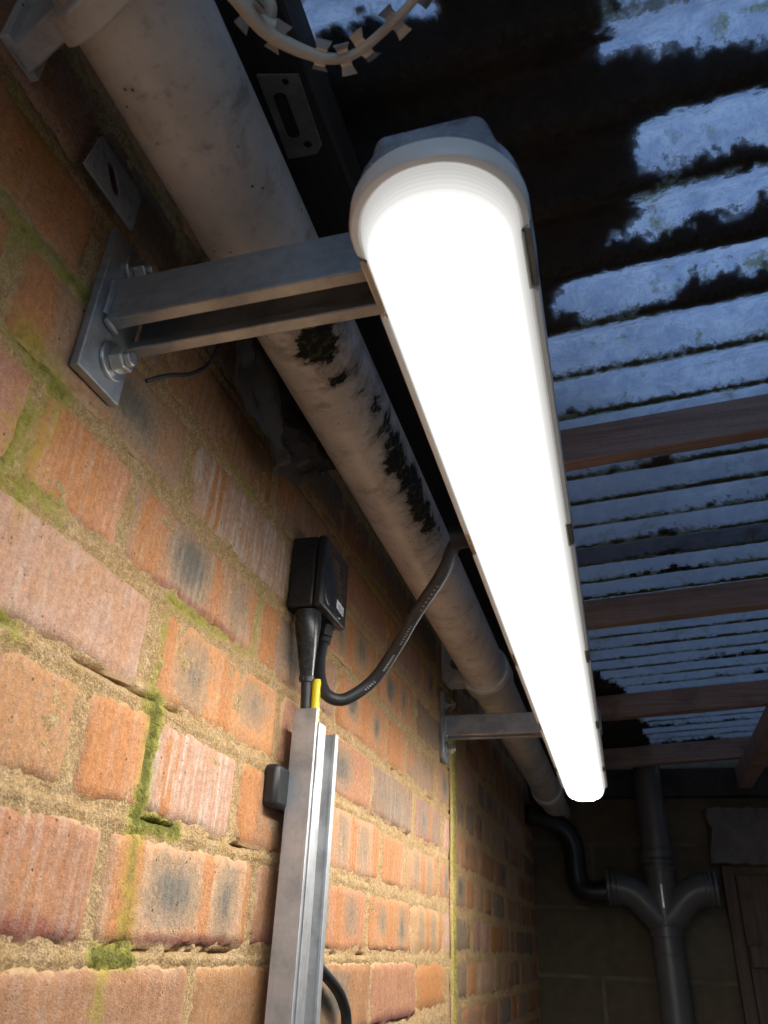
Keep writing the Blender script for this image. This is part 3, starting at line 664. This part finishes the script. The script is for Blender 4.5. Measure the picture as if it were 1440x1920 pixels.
# ------------------------------------------------------------------ junction box, cables, trunking
jb = thing('junction_box', 'black square junction box screwed to the brick wall', 'junction box', (.019, .697, 2.043))
MB().box(.001, .0285, .660, .734, 2.043, 2.121).build('body', 'black', jb, bevel=.0025)
MB().box(.0288, .0385, .6595, .7345, 2.0425, 2.1215).build('lid', 'black', jb, bevel=.003)
lx = []
for k in range(40):
    t = 2*math.pi*k/40; lx.append((.697+.034*math.copysign(abs(math.cos(t))**.6, math.cos(t)), 2.077+.030*math.copysign(abs(math.sin(t))**.9, math.sin(t))))
m = MB(); m.loft([[(.0385, y, z) for y, z in lx], [(.0392, .697+(y-.697)*.97, 2.077+(z-2.077)*.97) for y, z in lx]], False, True); m.build('lid_panel', 'glossblack', jb)
for zc in (2.063, 2.099):
    m = MB(); m.loft([[(.0145+r*math.cos(t), .660-d, zc+r*math.sin(t)) for t in (2*math.pi*k/28 for k in range(28))] for r, d in ((.0102, 0), (.0100, .0008), (.0086, .0008), (.0084, .0003))], False, True)
    m.build('knockout', 'black', jb)
st = MB().add([(.0394, .700, 2.0655), (.0394, .722, 2.0635), (.0394, .7215, 2.0535), (.0394, .6995, 2.0555)], [(0, 1, 2, 3)]).build('sticker', 'sticker', jb, smooth=False)
m = MB()
for j in range(9):
    for r_ in range(2):
        if (j*7+r_*3) % 5 == 0: continue
        ya = .7035+j*.0018; za = 2.0615-j*.00018-r_*.0030
        m.add([(.0396, ya, za), (.0396, ya+.0011, za), (.0396, ya+.0011, za-.0020), (.0396, ya, za-.0020)], [(0, 1, 2, 3)])
m.build('print', 'ink', st, smooth=False)
MB().cyl((.021, .716, 2.043), (.021, .716, 2.030), .0105, 6).build('gland_nut', 'black', jb, bevel=.001)
MB().cyl((.021, .716, 2.030), (.021, .716, 2.023), .0085, 24).build('gland_collar', 'black', jb, bevel=.001)
# armoured supply cable with shroud
sw = thing('supply_cable', 'black supply cable with tapered shroud dropping into the aluminium channel', 'cable', (.019, .69, 1.3))
MB().tube([(.019, .675, 2.043), (.019, .676, 2.036), (.019, .677, 2.026), (.019, .680, 2.010), (.019, .683, 1.992), (.019, .686, 1.978), (.019, .6865, 1.974)], [.0132, .0134, .0130, .0105, .0082, .0066, .0062], 28).build('shroud', 'glossblack', sw)
MB().tube([(.019, .685, 1.982), (.019, .69, 1.95), (.020, .690, 1.90), (.022, .690, 1.2)], .0052, 18).build('sheath', 'rubber', sw)
MB().tube([(.019, .6862, 1.979), (.019, .6872, 1.9735)], .0074, 20).build('cable_tie', 'black', sw, bevel=.0006)
MB().box(.014, .019, .678, .682, 1.973, 1.9785).build('tie_head', 'black', sw, bevel=.0005)
ys = MB(); ys.tube([(.0280, .6905, 1.977), (.0280, .691, 1.974), (.0280, .692, 1.955), (.0280, .6925, 1.91)], [.0036, .0046, .0046, .0046], 14); yo = ys.build('marker_sleeve', 'yellow', sw)
m = MB()
for k in range(8):
    zc = 1.971-k*.005; m.add([(.0328, .6905, zc), (.0323, .6950, zc-.0012), (.0323, .6950, zc-.0020), (.0328, .6905, zc-.0008)], [(0, 1, 2, 3)])
m.build('print', 'ink', yo, smooth=False)
# flex from light to box
fx = thing('flex_cable', 'thick black rubber flex looping from the light to the junction box', 'cable', (.1, .68, 1.96))
path = smooth_path([(.203, .5995, 2.0705), (.186, .603, 2.068), (.17, .617, 2.045), (.135, .660, 2.026), (.105, .695, 2.004), (.08, .71, 1.98), (.055, .705, 1.961), (.04, .697, 1.961), (.030, .698, 1.975), (.0225, .708, 2.0), (.021, .716, 2.025), (.021, .716, 2.03)], 9)
MB().tube(path, .0060, 20).build('sheath', 'rubber', fx)
def print_on(path, i0, i1, nchar):
    m = MB()
    for k in range(nchar):
        q = i0+(i1-i0)*k/nchar; i = int(q); f = q-i; p = path[i].lerp(path[i+1], f); t = (path[i+1]-path[i]).normalized()
        tocam = (CAM-p).normalized(); side = t.cross(tocam).normalized(); nrm = side.cross(t).normalized()
        if nrm.dot(tocam) < 0: nrm = -nrm
        nn = (nrm*.93+side*.36*(-1 if side.z > 0 else 1)).normalized(); s2 = t.cross(nn)
        c = p+nn*.00615; w_, h_ = .0007, .0011
        for a, b_ in (((-w_, -h_), (-w_*.3, h_)), ((w_*.2, -h_*.3), (w_*.9, h_))) if k % 3 else (((-w_, -h_), (w_, -h_*.4)), ((-w_, h_*.4), (w_*.6, h_))):
            m.add([c+t*a[0]+s2*a[1], c+t*b_[0]+s2*a[1], c+t*b_[0]+s2*b_[1], c+t*a[0]+s2*b_[1]], [(0, 1, 2, 3)])
    return m
for n_, (a, b_, k) in enumerate(((20, 26, 7), (29, 34, 8), (36.5, 41.5, 9), (45, 49, 5))):
    print_on(path, a, b_, k).build('print', 'paleink', fx, smooth=False)
# aluminium channel
tr = thing('aluminium_channel', 'upright silver aluminium cable channel in front of the wall', 'trunking', (.025, .707, 1.0))
t = .0022
MB().prism([(.0135, .675), (.0365, .675), (.0365, .675+t), (.0135+t, .675+t)][:0] or [(.0135, .675), (.0368, .675), (.0368, .6795), (.0345, .6795), (.0345, .675+t), (.0135, .675+t)], 'z', 1.0, 1.9445).build('side', 'alu', tr, bevel=.0005)
prof2 = [(.0137, .6775), (.0165, .6775), (.0165, .7000), (.0340, .7000), (.0340, .6840), (.0368, .6840), (.0368, .7025), (.0185, .7025), (.0185, .7330), (.0340, .7330), (.0340, .7305), (.0370, .7305), (.0370, .7390), (.0345, .7390), (.0345, .7365), (.0137, .7365)]
MB().prism(prof2, 'z', 1.0, 1.9335).build('channel', 'alu', tr, bevel=.0004)
cp = MB().box(.0, .0150, .650, .697, 1.8535, 1.8895).build('spacer_block', 'capm', bevel=.004); tag(cp, 'small black spacer block behind the left edge of the aluminium channel', 'spacer')
MB().tube(smooth_path([(.006, .765, 1.745), (.012, .798, 1.731), (.012, .848, 1.714), (.012, .873, 1.70), (.012, .887, 1.682), (.012, .893, 1.63), (.012, .89, 1.3)], 8), .0055, 16).build('wall_cable', 'rubber')
tag(bpy.data.objects['wall_cable'], 'black cable curving out from behind the foot of the aluminium channel', 'cable')
MB().tube(smooth_path([(.02, .352, 2.083), (.028, .364, 2.096), (.032, .385, 2.114), (.033, .405, 2.143), (.033, .412, 2.18)], 8), .0016, 10).build('loose_wire', 'rubber')
tag(bpy.data.objects['loose_wire'], 'thin loose dark wire curling out under the near bracket arm', 'wire')

# ------------------------------------------------------------------ slotted fixing plates
def slotted_plate(name, label, w_, l_, th, holes, slot, mat, xf):
    # plate in (u,v), holes cut as polygons through a triangulated face
    import bmesh
    bm = bmesh.new()
    def loop(pts): vs = [bm.verts.new((u, v, 0)) for u, v in pts]; return [bm.edges.new((vs[i], vs[(i+1) % len(vs)])) for i in range(len(vs))]
    ed = loop([(-w_/2, -l_/2), (w_/2, -l_/2+.006), (w_/2, l_/2-.006), (w_/2-.006, l_/2), (-w_/2, l_/2)])
    for (u, v, r) in holes: ed += loop([(u+r*math.cos(2*math.pi*k/14), v+r*math.sin(2*math.pi*k/14)) for k in range(14)])
    su, sv, sr, sl_, sa = slot; pts = []
    for k in range(20):
        a = 2*math.pi*k/20; u, v = sr*math.cos(a), sr*math.sin(a)+math.copysign(sl_, math.sin(a)+1e-9)
        pts.append((su+u*math.cos(sa)-v*math.sin(sa), sv+u*math.sin(sa)+v*math.cos(sa)))
    ed += loop(pts)
    bmesh.ops.triangle_fill(bm, use_beauty=True, use_dissolve=False, edges=ed)
    me = bpy.data.meshes.new(name); bm.to_mesh(me); bm.free(); me.materials.append(M[mat])
    ob = bpy.data.objects.new(name, me); COL.objects.link(ob); ob.matrix_world = xf
    s = ob.modifiers.new('thick', 'SOLIDIFY'); s.thickness = th; s.offset = 0
    return tag(ob, label, 'fixing plate')
# wall plate: u along z, v along y, normal x
slotted_plate('fixing_plate', 'galvanised slotted fixing plate on the brick above the near bracket', .036, .056, .0022, [(-.010, -.020, .0028), (.007, -.016, .0022), (.002, .018, .0025), (-.012, .022, .002)], (.0, -.002, .0055, .006, .9), 'dullzinc',
    Matrix(((0, 0, 1, .012), (0, 1, 0, .281), (1, 0, 0, 2.204), (0, 0, 0, 1))))
# roof plate: u along x, v along y
slotted_plate('fixing_plate', 'dull steel plate with a long slot under the dark timber beside the pipe', .030, .070, .0025, [(.004, -.026, .0028), (.004, .026, .0036)], (-.004, .0, .0055, .014, 0), 'oldsteel',
    Matrix(((1, -.05, 0, .116), (.05, 1, 0, .325), (0, 0, 1, 2.3025), (0, 0, 0, 1))))

# ------------------------------------------------------------------ crumpled polythene behind the pipe
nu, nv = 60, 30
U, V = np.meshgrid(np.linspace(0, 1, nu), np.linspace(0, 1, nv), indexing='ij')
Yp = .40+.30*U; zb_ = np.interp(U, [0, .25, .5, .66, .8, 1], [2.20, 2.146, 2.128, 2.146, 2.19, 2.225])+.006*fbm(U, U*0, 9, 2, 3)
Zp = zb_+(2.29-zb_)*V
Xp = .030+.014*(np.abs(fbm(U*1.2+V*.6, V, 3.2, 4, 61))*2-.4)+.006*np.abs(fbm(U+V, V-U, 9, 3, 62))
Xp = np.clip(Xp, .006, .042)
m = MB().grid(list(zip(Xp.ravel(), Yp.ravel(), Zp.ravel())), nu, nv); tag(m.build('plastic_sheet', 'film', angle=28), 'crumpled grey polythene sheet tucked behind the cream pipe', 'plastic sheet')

# ------------------------------------------------------------------ razor wire
rw = thing('razor_wire', 'blurred coil of razor wire hanging near the top edge', 'razor wire', (.2, .2, 2.2))
pts = [Vector((p.x, p.y-.007, p.z)) for p in smooth_path([(.128, .128, 2.19), (.140, .150, 2.185), (.150, .172, 2.178), (.158, .190, 2.172), (.168, .209, 2.17), (.187, .2255, 2.17), (.204, .2305, 2.17), (.224, .2235, 2.17), (.248, .2105, 2.172), (.268, .193, 2.178), (.285, .170, 2.185), (.296, .14, 2.19)], 8)]
MB().tube(pts, [.0042 if i < 30 else max(.0024, .0042-.0001*(i-30)) for i in range(len(pts))], 12).build('core_wire', 'wire', rw)
p2 = smooth_path([(.146, .150, 2.19), (.160, .166, 2.186), (.156, .182, 2.182), (.163, .197, 2.178), (.172, .204, 2.176)], 6); MB().tube(p2, .0044, 10).build('core_wire', 'wire', rw)
p2 = smooth_path([(.166, .150, 2.19), (.172, .168, 2.187), (.166, .184, 2.184), (.170, .194, 2.18), (.160, .204, 2.178)], 6); MB().tube(p2, .0034, 10).build('core_wire', 'wire', rw)
for i in (9, 15, 20, 27, 33, 41, 47, 52, 59, 64, 71, 77):
    p = pts[i]; t_ = (pts[i+1]-pts[i-1]).normalized(); n_ = Vector((0, 0, 1)); s_ = t_.cross(n_).normalized()
    for sg in (-1, 1):
        m = MB(); a = s_*sg; tl = (n_*.4*(-1)**(i//5)).normalized()*.002
        q = [p+a*.001-t_*.0035, p+a*.001+t_*.0035, p+a*.0048+t_*.003, p+a*.0085+t_*.0050+tl, p+a*.0085-t_*.0038+tl, p+a*.0048-t_*.003]
        m.loft([[v+n_*.0004 for v in q], [v-n_*.0004 for v in q]]); m.build('barb', 'blade', rw, smooth=False)
m = MB(); m.tube(smooth_path([(.150, .158, 2.188), (.157, .166, 2.186), (.166, .172, 2.183)], 6), .0062, 12); m.build('crimp', 'wire', rw)

# ------------------------------------------------------------------ soil stack and waste pipe at the far end
gp = thing('soil_stack', 'grey soil pipe with twin curved branches on the far wall', 'pipe', (.39, 2.87, 0))
def at(px, py, y): return None
GX, GY, GR = .388, 2.872, .047
def vert(z0, z1, r, name): MB().cyl((GX, GY, z0), (GX, GY, z1), r, 40).build(name, 'grey', gp, bevel=.002)
vert(0, 1.84, GR, 'lower_pipe'); vert(2.055, 2.36, GR*.97, 'upper_pipe')
for z0, z1, r in ((1.762, 1.768, GR+.0015), (1.812, 1.842, GR+.004), (1.846, 1.854, GR+.0055), (2.0, 2.012, GR+.006), (2.02, 2.03, GR+.006), (2.036, 2.062, GR+.0045)): vert(z0, z1, r, 'socket_ring')
vert(1.84, 2.036, GR+.001, 'branch_body')
for s in (-1, 1):
    pth = smooth_path([(GX, GY, 1.85), (GX+s*.035, GY-.006, 1.885), (GX+s*.075, GY-.012, 1.925), (GX+s*.115, GY-.016, 1.945), (GX+s*.155, GY-.018, 1.948)], 8)
    bo = MB().tube(pth, GR, 36).build('curved_branch', 'grey', gp)
    for a, b_ in ((.128, .136), (.142, .150), (.155, .166)): MB().cyl((GX+s*a, GY-.018, 1.948), (GX+s*b_, GY-.018, 1.948), GR+.006, 36).build('socket_ring', 'grey', bo, bevel=.002)
MB().box(GX-.004, GX+.004, GY-GR-.006, GY-GR, 1.89, 1.96).build('bracket_screw', 'zinc', gp, bevel=.002)
wp = MB().tube(smooth_path([(-.02, 2.80, 2.165), (.05, 2.84, 2.15), (.10, 2.86, 2.12), (.125, 2.868, 2.07), (.128, 2.868, 2.0), (.135, 2.866, 1.955), (.165, 2.86, 1.935), (.22, 2.857, 1.935), (.26, 2.856, 1.94)], 8), .034, 28).build('waste_pipe', 'black')
tag(wp, 'black waste pipe bending down the far corner into the grey branch', 'pipe')
